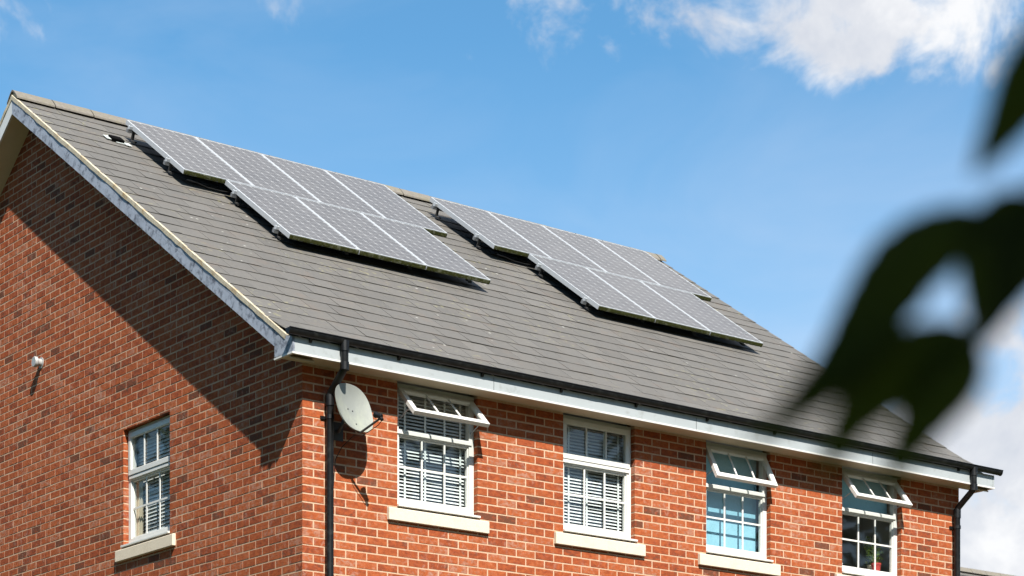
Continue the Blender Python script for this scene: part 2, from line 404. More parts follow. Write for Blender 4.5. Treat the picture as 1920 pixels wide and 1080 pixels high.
# ---- brick walls
ZB = 5.313
BW, BH, CL, CH = .2105, .0605, .225, .075
def brick_wall(name, L, top, opens, phase, tf, mirror_end=True):
    """u along the wall, z up, d inward. tf(u,d,z) -> world. top(u) = wall height"""
    mb = MB()
    g = .0022                      # mortar set back
    # mortar body with openings
    us = sorted(set([0, L] + [u for o in opens for u in (o[0], o[1])] + ([YR] if name == 'gable_wall' else [])))
    for a, b in zip(us[:-1], us[1:]):
        zs = [0.0]
        mid = (a + b) / 2
        cuts = [(o[2], o[3]) for o in opens if o[0] <= mid <= o[1]]
        segs = []; z = 0.0
        for c in cuts: segs.append((z, c[0])); z = c[1]
        segs.append((z, None))
        for z0, z1 in segs:
            za, zb = (top(a), top(b)) if z1 is None else (z1, z1)
            vs = [tf(a, g, z0), tf(b, g, z0), tf(b, g, zb), tf(a, g, za)]
            mb.add(vs, [(0, 1, 2, 3)], 1)
    for o in opens:
        e = .003
        u0, u1, z0, z1 = o[0] - e, o[1] + e, o[2] - e, o[3] + e
        for q in ([(u0, g, z0), (u0, .12, z0), (u0, .12, z1), (u0, g, z1)], [(u1, g, z0), (u1, .12, z0), (u1, .12, z1), (u1, g, z1)],
                  [(u0, g, z0), (u1, g, z0), (u1, .12, z0), (u0, .12, z0)], [(u0, g, z1), (u1, g, z1), (u1, .12, z1), (u0, .12, z1)]):
            mb.add([tf(*p) for p in q], [(0, 1, 2, 3)], 1)
    rows = range(int(-ZB / CH) + 1, int((11 - ZB) / CH))
    for k in rows:
        z0 = ZB + k * CH + .0072; z1 = z0 + BH
        if z1 > max(top(0), top(L), top(L / 2)): break
        odd = (k + phase) % 2
        u = -.1125 - .005 if odd else -.005
        rrow = random.Random(k * 7 + 3)
        first = True
        while u < L:
            a, b = u + .0145, u + CL
            a0, b0 = max(a, 0 if a < .02 else a), min(b, L)
            if a < .02: a0 = 0.0
            if b > L - .03: b0 = L
            r = rrow.random() if first else random.random()
            first = False
            # tone: mostly mid, some dark, some pale
            t = random.random()
            if t < .06: r = r * .10 - .12
            elif t > .93: r = .93 + .07 * r
            else: r = .2 + .68 * r
            j = lambda q=.0016: random.uniform(-q, q)
            for o in opens:
                if z0 < o[3] and z1 > o[2]:
                    if 0 < a0 - o[1] < .03: a0 = o[1]
                    if 0 < o[0] - b0 < .03: b0 = o[0]
            pieces = [(a0 + (j() if a0 > 0 and all(abs(a0 - o[1]) > 1e-6 for o in opens) else 0), b0 + (j() if b0 < L and all(abs(b0 - o[0]) > 1e-6 for o in opens) else 0), z0 + j(), z1 + j())]
            for o in opens:
                out = []
                for (pa, pb, pz, pw) in pieces:
                    if pb <= o[0] or pa >= o[1] or pw <= o[2] or pz >= o[3]: out.append((pa, pb, pz, pw)); continue
                    if pa < o[0] - .004: out.append((pa, o[0], pz, pw))
                    if pb > o[1] + .004: out.append((o[1], pb, pz, pw))
                    xa, xb = max(pa, o[0]), min(pb, o[1])
                    if pz < o[2] - .012: out.append((xa, xb, pz, o[2]))
                    if pw > o[3] + .012: out.append((xa, xb, o[3], pw))
                pieces = out
            for (pa, pb, pz, pw) in pieces:
                if pb - pa < .004: continue
                tm = min(top(pa), top(pb))
                if pz > tm - .01: continue
                pw2 = min(pw, tm)
                jamb = any(abs(pa - o[1]) < 1e-6 or abs(pb - o[0]) < 1e-6 for o in opens if pz < o[3] and pw > o[2])
                head = any(abs(pz - o[3]) < 1e-6 for o in opens)
                dep = .105 if (jamb or head) else .009
                pr = random.uniform(-.0010, .0008)
                skip = ['+y']
                if pa == 0.0: skip.append('-x')
                # small irregular quad face
                x0, x1, y0, y1 = pa, pb, pz, pw2
                vs = [(x0, pr, y0 + j(.0008)), (x1, pr, y0 + j(.0008)), (x1, dep, y0), (x0, dep, y0), (x0, pr, y1 + j(.0008)), (x1, pr, y1 + j(.0008)), (x1, dep, y1), (x0, dep, y1)]
                fs = [(0, 3, 2, 1), (4, 5, 6, 7), (0, 1, 5, 4), (1, 2, 6, 5)]
                if pa != 0.0: fs.append((0, 4, 7, 3))
                mb.add([tf(*p) for p in vs], fs, 0, r)
            u += CL
            # an occasional cut brick near the middle of long piers
    return mb.build(name, [M_BRICK, M_MORT], house, fix=False)

FW = [(1.009, 1.911), (2.930, 3.830), (4.773, 5.668), (6.714, 7.622)]
WZ0, WZ1 = 5.603, SOF
GW = (2.378, 3.325)
GZ1 = 6.79
brick_wall('front_wall', LX, lambda u: SOF + .03, [(a, b, WZ0, WZ1 + .2) for a, b in FW], 1, lambda u, d, z: (u, d, z))
gtop = lambda y: (RZ0 + RM * y if y <= YR else RZ0 + RM * (DY - y)) - .13
brick_wall('gable_wall', DY, gtop, [(GW[0], GW[1], WZ0, GZ1)], 0, lambda u, d, z: (d, u, z))
# far walls, plain brick faces closing the house
mb = MB(); mb.add([(0, DY, 0), (LX, DY, 0), (LX, DY, SOF), (0, DY, SOF)], [(0, 1, 2, 3)], 0, .5); mb.build('back_wall', M_BRICK, house)
mb = MB(); mb.add([(LX, 0, 0), (LX, DY, 0), (LX, DY, gtop(DY)), (LX, YR, gtop(YR)), (LX, 0, gtop(0))], [(0, 1, 2, 3, 4)], 0, .5); mb.build('far_gable_wall', M_BRICK, house)

# ---- roof slates
def slope(name, F, s0, s1):
    mb = MB()
    # boarding under the slates
    a, b = XL + .03, XR - .03
    mb.add([F(a, s0 + .04, -.022), F(b, s0 + .04, -.022), F(b, s1, -.022), F(a, s1, -.022), F(a, s0 + .04, -.045), F(b, s0 + .04, -.045), F(b, s1, -.045), F(a, s1, -.045)],
           [(0, 1, 2, 3), (4, 5, 6, 7), (0, 1, 5, 4), (0, 3, 7, 4), (1, 2, 6, 5)], 0, .2)
    g = .268; k = 0; s = s0
    while s < s1 - .02:
        x = XL + .012 - (0 if k % 2 else .15)
        while x < XR - .012:
            xa, xb = max(x, XL + .012), min(x + .30 - .0045, XR - .012)
            if xb - xa > .03:
                t = random.gauss(0, .0012); t2 = random.gauss(0, .0012); sl = random.gauss(0, .0032)
                if random.random() < .03: t += .004; sl += .004
                e = min(s + g + .06, s1); rr = min(1, max(0, random.gauss(.5, .22)))
                lo = -.0052 ; th = .003
                kick = .055 if k == 0 else (.02 if k == 1 else 0)
                kick2 = .02 if k == 0 else 0
                vs = [F(xa, s + sl, lo + t + kick), F(xb, s + sl, lo + t2 + kick), F(xb, e, -.013 + kick2), F(xa, e, -.013 + kick2),
                      F(xa, s + sl, lo - th + t + kick), F(xb, s + sl, lo - th + t2 + kick), F(xb, e, -.018 + kick2), F(xa, e, -.018 + kick2)]
                mb.add(vs, [(0, 1, 2, 3), (4, 7, 6, 5), (0, 4, 5, 1), (1, 5, 6, 2), (0, 3, 7, 4)], 0, rr)
            x += .30
        s += g; k += 1
    return mb
S0 = -.262 * K
S1 = YR * K - .01
roof_f = slope('roof', Rf, S0, S1).build('roof', M_SLATE, house, fix=False)
roof_b = slope('roof', Rb, S0, S1).build('roof', M_SLATE, house, fix=True)

# ridge tiles
ZRG = RZ0 + RM * YR
x = XL - .004
while x < XR:
    e = min(x + .445, XR + .004)
    mb = MB(); prof = []
    for i in range(9):
        a = (i / 8 - .5) * 2
        wv = .125 * a
        prof.append((YR + wv, ZRG + .052 - abs(a) ** 1.4 * .105))
    inner = [(y, z - .018) for y, z in prof[::-1]]
    poly = [Vector((x + .004, y, z)) for y, z in prof + inner]
    kk = len(poly); ex = Vector((e - x - .008, 0, random.uniform(-.003, .003)))
    vs = poly + [p + ex for p in poly]
    fs = [(i, (i + 1) % kk, kk + (i + 1) % kk, kk + i) for i in range(kk)]
    for i in range(8): fs += [(i, i + 1, kk - 2 - i, kk - 1 - i), (kk + i, kk + i + 1, 2 * kk - 2 - i, 2 * kk - 1 - i)]
    mb.add(vs, fs, 0)
    mb.build('ridge_tile', M_RIDGE, roof_f)
    x += .45
mb = MB(); mb.prism([(XL + .02, YR - .09, ZRG - .05), (XL + .02, YR + .09, ZRG - .05), (XL + .02, YR, ZRG + .032)], (XR - XL - .04, 0, 0))
mb.build('ridge_bedding', M_VERGE, roof_f)

# ---- verges, bargeboards, gable soffit
YE = -.262                    # fascia plane
for side, F, sg in ((0, Rf, 1), (1, Rb, -1)):
    for xx, dx, nm in ((XL, .020, 'near'), (XR - .020, .020, 'far')):
        # verge mortar strip
        mb = MB()
        sa, sb = -.17 * K if side == 0 else -.25 * K, YR * K
        nseg = 60
        xo = xx - .006 if nm == 'near' else xx - .002
        rows = []
        for i in range(nseg + 1):
            s_ = sa + (sb - sa) * i / nseg
            j1, j2 = random.uniform(-.003, .003), random.uniform(-.004, .004)
            dz_ = 0 if nm == 'near' else .016
            rows.append([F(xo + j1, s_, -.006 - dz_), F(xo + .030 - dz_ * .7, s_, -.006 - dz_), F(xo + .030 - dz_ * .7, s_, -.050), F(xo + j1, s_, -.046 + j2)])
        vs = [p for r_ in rows for p in r_]; fs = []
        for i in range(nseg):
            for q in range(4): fs.append((i * 4 + q, i * 4 + (q + 1) % 4, (i + 1) * 4 + (q + 1) % 4, (i + 1) * 4 + q))
        fs += [(0, 1, 2, 3), (nseg * 4, nseg * 4 + 1, nseg * 4 + 2, nseg * 4 + 3)]
        mb.add(vs, fs); mb.build('verge', M_VERGE, roof_f if side == 0 else roof_b)
        # bargeboard, a plane in x with its lower edge parallel to the roof
        mb = MB()
        y0 = -.02
        def zt(y): return RZ0 + RM * y - .058
        def zb(y): return RZ0 + RM * y - .205
        poly = [(y0, zb(y0)), (YR, zb(YR)), (YR, zt(YR)), (y0 - .22, zt(y0 - .22)), (y0 - .22, zb(y0))]
        P = [(xx, (y if side == 0 else DY - y), z) for y, z in poly]
        mb.prism(P, (dx, 0, 0)); mb.build('bargeboard', M_BARGE if side == 0 else M_UPVC, house)
        # sloping soffit between the board and the wall
        xa, xb = (XL + .020, 0.0) if nm == 'near' else (LX, XR - .020)
        mb = MB(); o = .012
        q = [(xa, y0 - .18, zb(y0 - .18) + o), (xb, y0 - .18, zb(y0 - .18) + o), (xb, YR, zb(YR) + o), (xa, YR, zb(YR) + o)]
        q = [(a, (y if side == 0 else DY - y), z) for a, y, z in q]
        mb.prism(q, (0, 0, .012)); mb.build('gable_soffit', M_SOFFIT, house)
# box ends
for xx in (XL - .004, XR - .020):
    mb = MB()
    mb.prism([(xx, YE - .002, SOF - .004), (xx, .030, SOF + .006), (xx, .030, 6.93), (xx, -.02, 6.945), (xx, YE - .002, 6.885)], (.022, 0, 0))
    mb.build('box_end', M_LEAD if xx < 0 else M_FASCIA, house)
    mb = MB(); mb.box((xx - .004, YE - .008, SOF - .018), (xx + .024, .034, SOF - .003)); mb.build('box_end_trim', M_UPVC, house)
# eaves: fascia, soffit, trim (front and back)
for side in (0, 1):
    Y = (lambda y: y) if side == 0 else (lambda y: DY - y)
    def ybox(mb, x0, x1, ya, yb, z0, z1):
        a, b = sorted((Y(ya), Y(yb))); mb.box((x0, a, z0), (x1, b, z1))
    mb = MB(); ybox(mb, XL + .020, XR - .022, YE, YE + .018, SOF - .002, 6.885)
    fas = mb.build('fascia', M_FASCIA, house)
    mb = MB(); ybox(mb, XL + .022, XR - .024, YE - .009, YE + .010, SOF - .020, SOF - .004)
    mb.build('fascia_lip', M_UPVC, fas)
    mb = MB(); ybox(mb, XL + .020, XR - .022, YE + .019, .004, SOF - .001, SOF + .009); mb.build('soffit', M_SOFFIT, house)
    if side == 0:
        for fx in (1.9, 4.4, 6.9):
            mb = MB(); ybox(mb, fx, fx + .004, YE - .0015, YE, SOF - .002, 6.87); mb.build('joint_line', M_DARKMETAL, fas)

# ---- gutters
GY, GZ, GR = -.297, 6.938, .034
def gutter(YF, name='gutter'):
    mb = MB(); prof = []
    for i in range(13):
        a = pi + pi * i / 12
        prof.append((cos(a) * GR, sin(a) * GR * 1.55))
    inn = [(y * .93, z * .93) for y, z in prof[::-1]]
    # rolled front lip
    pol = [(y, z) for y, z in prof + inn]; kk = len(pol)
    xa, xb = -.335, 8.90
    vs = [(xa, YF(GY + y), GZ + z) for y, z in pol] + [(xb, YF(GY + y), GZ + z) for y, z in pol]
    mb.add(vs, [(i, (i + 1) % kk, kk + (i + 1) % kk, kk + i) for i in range(kk)])
    for xx in (xa, xb - .012):
        P = [(xx, YF(GY + y * 1.06), GZ + z * 1.06) for y, z in prof]
        mb.prism(P, (.012, 0, 0))
    mb.tube([(xa, YF(GY - GR), GZ), (xb, YF(GY - GR), GZ)], .006, 8)
    g = mb.build(name, M_BLACK, house, smooth=True)
    return g, prof
gut, prof = gutter(lambda y: y)
gutter(lambda y: DY - y)
bx = -.10
while bx < 8.8:
    mb = MB()
    P = [(bx, GY + y * 1.10, GZ + .004 + z * 1.10) for y, z in prof]
    mb.prism(P, (.024, 0, 0))
    mb.prism([(bx, GY + .02, GZ - .085), (bx, YE - .001, GZ - .085), (bx, YE - .001, GZ - .02), (bx, GY + .0, GZ - .05)], (.024, 0, 0))
    mb.build('gutter_bracket', M_BLACK, gut)
    bx += .925
for ux in (3.02, 6.1):
    mb = MB(); P = [(ux, GY + y * 1.13, GZ + .006 + z * 1.13) for y, z in prof]; mb.prism(P, (.09, 0, 0)); mb.build('gutter_union', M_BLACK, gut)

def downpipe(px_, side_label):
    r = .034; yw = -.060
    mb = MB()
    pts = [(px_, GY, GZ - .03), (px_, GY, 6.71), (px_, GY + .012, 6.675), (px_, GY + .05, 6.645), (px_, yw - .055, 6.545), (px_, yw - .012, 6.51), (px_, yw, 6.475), (px_, yw, 5.0), (px_, yw, .1)]
    mb.tube(pts, r, 16)
    dp = mb.build('downpipe', M_BLACK, house, smooth=True)
    for a_, b_ in (((px_, GY, GZ - .02), (px_, GY, GZ - .11)), ((px_, GY, 6.735), (px_, GY, 6.665)), ((px_, yw, 6.50), (px_, yw, 6.40))):
        mb = MB(); mb.tube([a_, b_], .0405, 16); mb.build('pipe_socket', M_BLACK, dp, smooth=True)
    for z in (6.30, 4.6, 2.8, 1.0):
        mb = MB(); mb.tube([(px_, yw, z - .018), (px_, yw, z + .018)], .0405, 16)
        mb.box((px_ - .065, -.016, z - .014), (px_ + .065, -.001, z + .014))
        mb.build('pipe_clip', M_BLACK, dp)
downpipe(.247, '')
downpipe(8.455, '')

# ---- windows
def frame_rect(mb, tf, u0, u1, z0, z1, wd, d0, d1, sides='LRTB', mat=0):
    if 'B' in sides: mb.box((u0, d0, z0), (u1, d1, z0 + wd), mat, tf=tf)
    if 'T' in sides: mb.box((u0, d0, z1 - wd), (u1, d1, z1), mat, tf=tf)
    a = z0 + (wd if 'B' in sides else 0); b = z1 - (wd if 'T' in sides else 0)
    mb.box((u0, d0, a), (u0 + wd, d1, b), mat, tf=tf); mb.box((u1 - wd, d0, a), (u1, d1, b), mat, tf=tf)

def glass_pane(tf, u0, u1, z0, z1, d, parent, name='glass'):
    mb = MB(); mb.add([tf(u0, d, z0), tf(u1, d, z0), tf(u1, d, z1), tf(u0, d, z1)], [(0, 1, 2, 3)])
    return mb.build(name, M_GLASS, parent)

def window(u0, u1, ztop, tf, angle, blind, label):
    """a casement window; angle = opening angle of the top light in degrees"""
    zb, w_ = 5.652, u1 - u0
    FD0, FD1 = .058, .118
    mb = MB()
    frame_rect(mb, tf, u0, u1, zb, ztop, .055, FD0, FD1)
    zt0, zt1 = 6.283, 6.338          # transom
    mb.box((u0 + .055, FD0 + .001, zt0), (u1 - .055, FD1 - .001, zt1), tf=tf)
    # projecting nose of the transom
    mb.box((u0 + .030, FD0 - .012, zt0 + .012), (u1 - .030, FD0, zt0 + .046), tf=tf)
    # inner glazing bead of the fixed light
    frame_rect(mb, tf, u0 + .055, u1 - .055, zb + .055, zt0, .014, FD0 + .012, FD1 - .01)
    wf = mb.build('window', M_UPVC, house, bevel=.003)
    if label: wf['label'] = label
    # glazing bars of the fixed light
    mb = MB(); a, b = u0 + .069, u1 - .069; z0, z1 = zb + .069, zt0 - .014
    for q in (1, 2):
        c = a + (b - a) * q / 3; mb.box((c - .009, .074, z0), (c + .009, .082, z1), tf=tf)
    zm = (z0 + z1) / 2 + .008
    mb.box((a, .0735, zm - .009), (b, .0815, zm + .009), tf=tf)
    mb.build('glazing_bars', M_UPVC, wf)
    glass_pane(tf, a - .004, b + .004, z0 - .004, z1 + .004, .088, wf)
    # projecting plastic cill with its gap, and the stone sill
    mb = MB(); mb.prism([tf(u0 + .002, .13, 5.651), tf(u0 + .002, -.022, 5.641), tf(u0 + .002, -.022, 5.622), tf(u0 + .002, .13, 5.622)], Vector(tf(u1 + .022, 0, 0)) - Vector(tf(u0 + .002, 0, 0)))
    # only the part outside the opening runs past the jamb
    mb.build('cill', M_UPVC, wf, bevel=.002)
    mb = MB(); ex = .112
    S = [tf(u0 - ex, .10, 5.612), tf(u0 - ex, -.022, 5.600), tf(u0 - ex, -.036, 5.594), tf(u0 - ex, -.036, 5.486), tf(u0 - ex, .10, 5.486)]
    mb.prism(S, Vector(tf(u1 + ex, 0, 0)) - Vector(tf(u0 - ex, 0, 0)))
    mb.build('stone_sill', M_STONE, wf, bevel=.004)
    # the top light
    sz0, sz1 = 6.333, ztop - .035
    su0, su1 = u0 + .028, u1 - .028
    A = radians(angle); hz = sz1; hd = .040
    def stf(u, d, z):
        dd = d - hd; zz = z - hz
        return tf(u, hd + dd * cos(A) + zz * sin(A), hz + zz * cos(A) - dd * sin(A))
    mb = MB(); frame_rect(mb, stf, su0, su1, sz0, sz1, .050, .040, .080)
    sa = mb.build('top_light', M_UPVC, wf, bevel=.003)
    a, b, z0, z1 = su0 + .050, su1 - .050, sz0 + .050, sz1 - .050
    mb = MB()
    for q in (1, 2):
        c = a + (b - a) * q / 3; mb.box((c - .009, .048, z0), (c + .009, .056, z1), tf=stf)
    frame_rect(mb, stf, a - .001, b + .001, z0 - .001, z1 + .001, .006, .046, .060)
    mb.build('top_light_bars', M_UPVC, wf)
    glass_pane(stf, a, b, z0, z1, .062, wf, 'top_light_glass')
    if angle > 1:
        for u in (su0 + .012, su1 - .012):
            mb = MB(); mb.tube([tf(u, .10, zt1 + .03), tf(u, .10, zt1 + .05), stf(u, .078, sz0 + .10), stf(u, .078, sz0 + .06)], .005, 6)
            mb.build('stay', M_RAIL, wf)
    # room behind
    mb = MB(); ra, rb = u0 - .25, u1 + .25; RD = 1.9; Rz0, Rz1 = 4.75, ztop + .05
    rf = .13
    Q = [((ra, RD, Rz0), (rb, RD, Rz0), (rb, RD, Rz1), (ra, RD, Rz1)), ((ra, rf, Rz0), (ra, RD, Rz0), (ra, RD, Rz1), (ra, rf, Rz1)),
         ((rb, rf, Rz0), (rb, RD, Rz0), (rb, RD, Rz1), (rb, rf, Rz1)), ((ra, rf, Rz0), (rb, rf, Rz0), (rb, RD, Rz0), (ra, RD, Rz0)),
         ((ra, rf, Rz1), (rb, rf, Rz1), (rb, RD, Rz1), (ra, RD, Rz1)),
         ((ra, rf, Rz0), (rb, rf, Rz0), (rb, rf, zb), (ra, rf, zb)), ((ra, rf, zb), (u0, rf, zb), (u0, rf, Rz1), (ra, rf, Rz1)), ((u1, rf, zb), (rb, rf, zb), (rb, rf, Rz1), (u1, rf, Rz1))]
    for q in Q: mb.add([tf(*p) for p in q], [(0, 1, 2, 3)])
    mb.build('room', M_ROOM, wf)
    if blind == 'venetian':
        mb = MB(); z = zb + .05; d0 = .145
        while z < ztop - .06:
            if random.random() < .985:
                t = random.uniform(-.002, .002)
                mb.add([tf(u0 + .03, d0 - .010, z - .0115 + t), tf(u1 - .03, d0 - .010, z - .0115 - t), tf(u1 - .03, d0 + .010, z + .0115), tf(u0 + .03, d0 + .010, z + .0115)], [(0, 1, 2, 3)])
            z += .0315
        mb.box((u0 + .03, d0 - .013, zb + .02), (u1 - .03, d0 + .013, zb + .04), tf=tf)
        for q in (.13, .42, .70, .93):
            c = u0 + .06 + (w_ - .12) * q
            mb.add([tf(c, d0 - .014, zb + .03), tf(c + .022, d0 - .014, zb + .03), tf(c + .022, d0 - .014, ztop - .05), tf(c, d0 - .014, ztop - .05)], [(0, 1, 2, 3)])
        mb.build('venetian_blind', M_BLIND, wf)
    if blind == 'curtain':
        mb = MB(); z = zb + .04; d0 = .150
        while z < ztop - .06:
            mb.add([tf(u0 + .03, d0 - .009, z - .0185), tf(u1 - .03, d0 - .009, z - .0185), tf(u1 - .03, d0 + .009, z + .0185), tf(u0 + .03, d0 + .009, z + .0185)], [(0, 1, 2, 3)])
            z += .0365
        mb.build('venetian_blind', M_BLIND, wf)
        mb = MB(); vs = []; m_ = 16
        for i in range(m_ + 1):
            u = u1 - .03 - .17 * i / m_; dd = .118 + .009 * sin(i * 1.9)
            vs += [tf(u, dd, zb + .03), tf(u, dd, 6.29)]
        mb.add(vs, [(2 * i, 2 * i + 2, 2 * i + 3, 2 * i + 1) for i in range(m_)]); mb.build('curtain', M_CURT, wf, smooth=True)
    if blind == 'full_blue':
        mb = MB(); mb.box((u0 + .02, .19, zb + .01), (u1 - .02, .193, ztop - .05), tf=tf)
        mb.build('roller_blind', M_BLUE, wf)
        mb = MB(); mb.box((u0 + .02, .175, zb + .0), (u1 - .02, .19, zb + .022), tf=tf); mb.build('blind_bar', M_UPVC, wf)
    if blind == 'half_blue':
        mb = MB(); mb.box((u0 + .02, .19, 6.315), (u1 - .02, .193, ztop - .05), tf=tf)
        mb.build('roller_blind', M_BLUE, wf)
    return wf

tff = lambda u, d, z: (u, d, z)
tfg = lambda u, d, z: (d, u, z)
window(FW[0][0], FW[0][1], SOF - .002, tff, 45, 'venetian', 'front window nearest the corner, its top light propped wide open')
window(FW[1][0], FW[1][1], SOF - .002, tff, 0, 'venetian', 'front window with its top light shut and white blinds behind the glass')
window(FW[2][0], FW[2][1], SOF - .002, tff, 28, 'full_blue', 'front window with light blue blind drawn down behind the panes')
window(FW[3][0], FW[3][1], SOF - .002, tff, 38, 'half_blue', 'front window nearest the far downpipe, dark room behind its lower panes')
window(GW[0], GW[1], GZ1 - .002, tfg, 0, 'curtain', 'window in the gable wall with a cream curtain at its left side')

# ---- vent pipe in the gable wall
mb = MB()
vc = Vector((0, 5.165, 7.845))
mb.tube([vc + Vector((.02, 0, 0)), vc + Vector((-.055, 0, 0))], .040, 20)
mb.tube([vc + Vector((-.050, 0, 0)), vc + Vector((-.058, 0, 0)), vc + Vector((-.082, 0, 0)), vc + Vector((-.090, 0, 0))], [.046, .056, .056, .050], 20)
mb.tube([vc + Vector((-.001, 0, 0)), vc + Vector((-.007, 0, 0))], .058, 20)
mb.build('vent_pipe', M_WHITEPLASTIC, house, smooth=True)

# ---- slot vent in the slates
mb = MB()
def rb_(x0, x1, s0, s1, h0, h1, mat=0):
    vs = [Rf(x0, s0, h0), Rf(x1, s0, h0), Rf(x1, s1, h0), Rf(x0, s1, h0), Rf(x0, s0, h1), Rf(x1, s0, h1), Rf(x1, s1, h1), Rf(x0, s1, h1)]
    mb.add(vs, [(0, 3, 2, 1), (4, 5, 6, 7), (0, 1, 5, 4), (2, 3, 7, 6), (0, 4, 7, 3), (1, 2, 6, 5)], mat)
rb_(.440, .490, 5.48, 5.60, .003, .009, 0); rb_(.625, .69, 5.38, 5.48, .003, .009, 0); rb_(.49, .60, 5.575, 5.605, .003, .014, 0); rb_(.52, .625, 5.405, 5.425, .003, .008, 0)
rb_(.490, .625, 5.45, 5.575, .002, .030, 1)
mb.build('roof_vent', [M_FLASH, M_VOID], roof_f)

# ------------------------------------------------------------------ solar panels
ST, GAPV, PIT = 5.799, .008, .829
HP = .152
ROT = Matrix(((1, 0, 0), (0, 1 / K, -RM / K), (0, RM / K, 1 / K)))
DM = .0213                     # the arrays stand a touch steeper than the roof
def Rp(x, s, h=0.0):
    p = Rf(x, s, h); return (p[0], p[1], p[2] + DM * (p[1] - 3.4))
RMP = RM + DM; KP = hypot(1, RMP)
ROT = Matrix(((1, 0, 0), (0, 1 / KP, -RMP / KP), (0, RMP / KP, 1 / KP)))
def make_panel():
    root = thing('solar_panel', '', 'solar panel', 'solar panels in two arrays on the roof')
    W_, H_, T = PWD, PHT, .048
    mb = MB(); fw = .014
    mb.box((0, 0, -T), (fw, H_, 0)); mb.box((W_ - fw, 0, -T), (W_, H_, 0)); mb.box((fw, H_ - fw, -T), (W_ - fw, H_, 0)); mb.box((fw, 0, -T + .001), (W_ - fw, fw, 0))
    mb.build('frame', M_ALU, root)
    mb = MB(); mb.box((fw, fw, -.010), (W_ - fw, H_ - fw, -.0025)); mb.build('cell_sheet', M_CELL, root)
    mb = MB(); mb.box((fw, fw, -.016), (W_ - fw, H_ - fw, -.0105)); mb.box((W_ / 2 - .06, H_ - .2, -.035), (W_ / 2 + .06, H_ - .1, -.0162)); mb.build('back_sheet', M_BACK, root)
    mb = MB()
    # moss grown along the lower edge, uneven
    m_ = 46; vs = []
    rr = random.Random(5)
    for i in range(m_ + 1):
        u = .004 + (W_ - .008) * i / m_; t = rr.uniform(.001, .0028); b = rr.uniform(.0, .008)
        vs += [(u, .002, -.004 - rr.uniform(0, .003)), (u, -t, -.009), (u, -t * 1.2, -T + .008), (u, .001, -T - b * .4)]
    fs = []
    for i in range(m_):
        for q in range(3): fs.append((i * 4 + q, (i + 1) * 4 + q, (i + 1) * 4 + q + 1, i * 4 + q + 1))
    mb.add(vs, fs); mb.build('moss', M_MOSS, root)
    return root
def copy_thing(src):
    o = src.copy(); COL.objects.link(o)
    for ch in src.children:
        c = ch.copy(); COL.objects.link(c); c.parent = o
    return o
proto = make_panel()
bpy.context.view_layer.update()
words4 = ['first from the gable end', 'second from the gable end', 'third from the gable end', 'last, at the far end']
words3 = ['nearest the gable', 'in the middle', 'at the far end']
first = True
arrays = [(.754, 'left array nearest the gable'), (4.715, 'right array farther along the roof')]
for ai, (x0, an) in enumerate(arrays):
    for row in (0, 1):
        cnt = 4 if row == 0 else 3
        for i in range(cnt):
            o = proto if first else copy_thing(proto); first = False
            xx = x0 + i * PIT + (.478 if row else 0.0)
            sb = ST - PHT - row * (PHT + GAPV)
            p = Rp(xx, sb, HP)
            o.matrix_world = Matrix.Translation(p) @ ROT.to_4x4()
            tail = (words4 if row == 0 else words3)[i]
            o['label'] = '%s row panel of the %s, %s' % ('upper' if row == 0 else 'lower', an, tail)
# rails under the panels
for ai, (x0, an) in enumerate(arrays):
    rails = [(5.62, x0 - .045, x0 + 4 * PIT - .03, 'top'), (4.64, x0 - .045, x0 + 4 * PIT - .03, 'second'),
             (3.99, x0 + .435, x0 + .478 + 3 * PIT - .06, 'third'), (3.00, x0 + .435, x0 + .478 + 3 * PIT - .06, 'bottom')]
    for s_, xa, xb, wd in rails:
        root = thing('mounting_rail', '%s metal mounting rail under the panels of the %s' % (wd, an), 'mounting rail', 'rails carrying the solar panels')
        mb = MB(); hh = HP - .0485
        vs = []
        def rbx(mb, x0_, x1_, s0_, s1_, h0_, h1_):
            f0 = Rf if h0_ < .03 else Rp; f1 = Rf if h1_ < .04 else Rp
            vs = [f0(x0_, s0_, h0_), f0(x1_, s0_, h0_), f0(x1_, s1_, h0_), f0(x0_, s1_, h0_), f1(x0_, s0_, h1_), f1(x1_, s0_, h1_), f1(x1_, s1_, h1_), f1(x0_, s1_, h1_)]
            mb.add(vs, [(0, 3, 2, 1), (4, 5, 6, 7), (0, 1, 5, 4), (2, 3, 7, 6), (0, 4, 7, 3), (1, 2, 6, 5)])
        rbx(mb, xa, xb, s_ - .02, s_ + .02, hh - .040, hh - .001)
        mb.build('rail', M_RAIL, root)
        for xe in (xa + .012, xb - .042):
            mb = MB(); rbx(mb, xe, xe + .030, s_ - .022, s_ + .022, hh, hh + .030); rbx(mb, xe + .008, xe + .018, s_ - .008, s_ + .008, hh + .0305, hh + .052)
            mb.build('end_clamp', M_ALU, root)
        nx = 4; 
        for q in range(nx):
            xh = xa + .05 + (xb - xa - .14) * q / (nx - 1)
            mb = MB()
            rbx(mb, xh, xh + .035, s_ - .028, s_ - .0205, .012, hh - .004)
            rbx(mb, xh, xh + .035, s_ - .10, s_ - .0285, .012, .018)
            rbx(mb, xh - .01, xh + .045, s_ - .09, s_ - .05, .0185, .03)
            mb.build('roof_hook', M_DARKMETAL, root)
        # cable loop
    root = thing('panel_cable', 'black cable hanging under the upper panels of the %s' % an, 'cable', 'cables under the solar panels')
    mb = MB(); pts = []
    for q in range(24):
        t = q / 23; pts.append(Rf(x0 + .02 + 3.2 * t, 4.20 + .05 * sin(t * 23), .055 + .02 * cos(t * 31)))
    mb.tube(pts, .004, 6); mb.build('cable', M_BLACK, root)

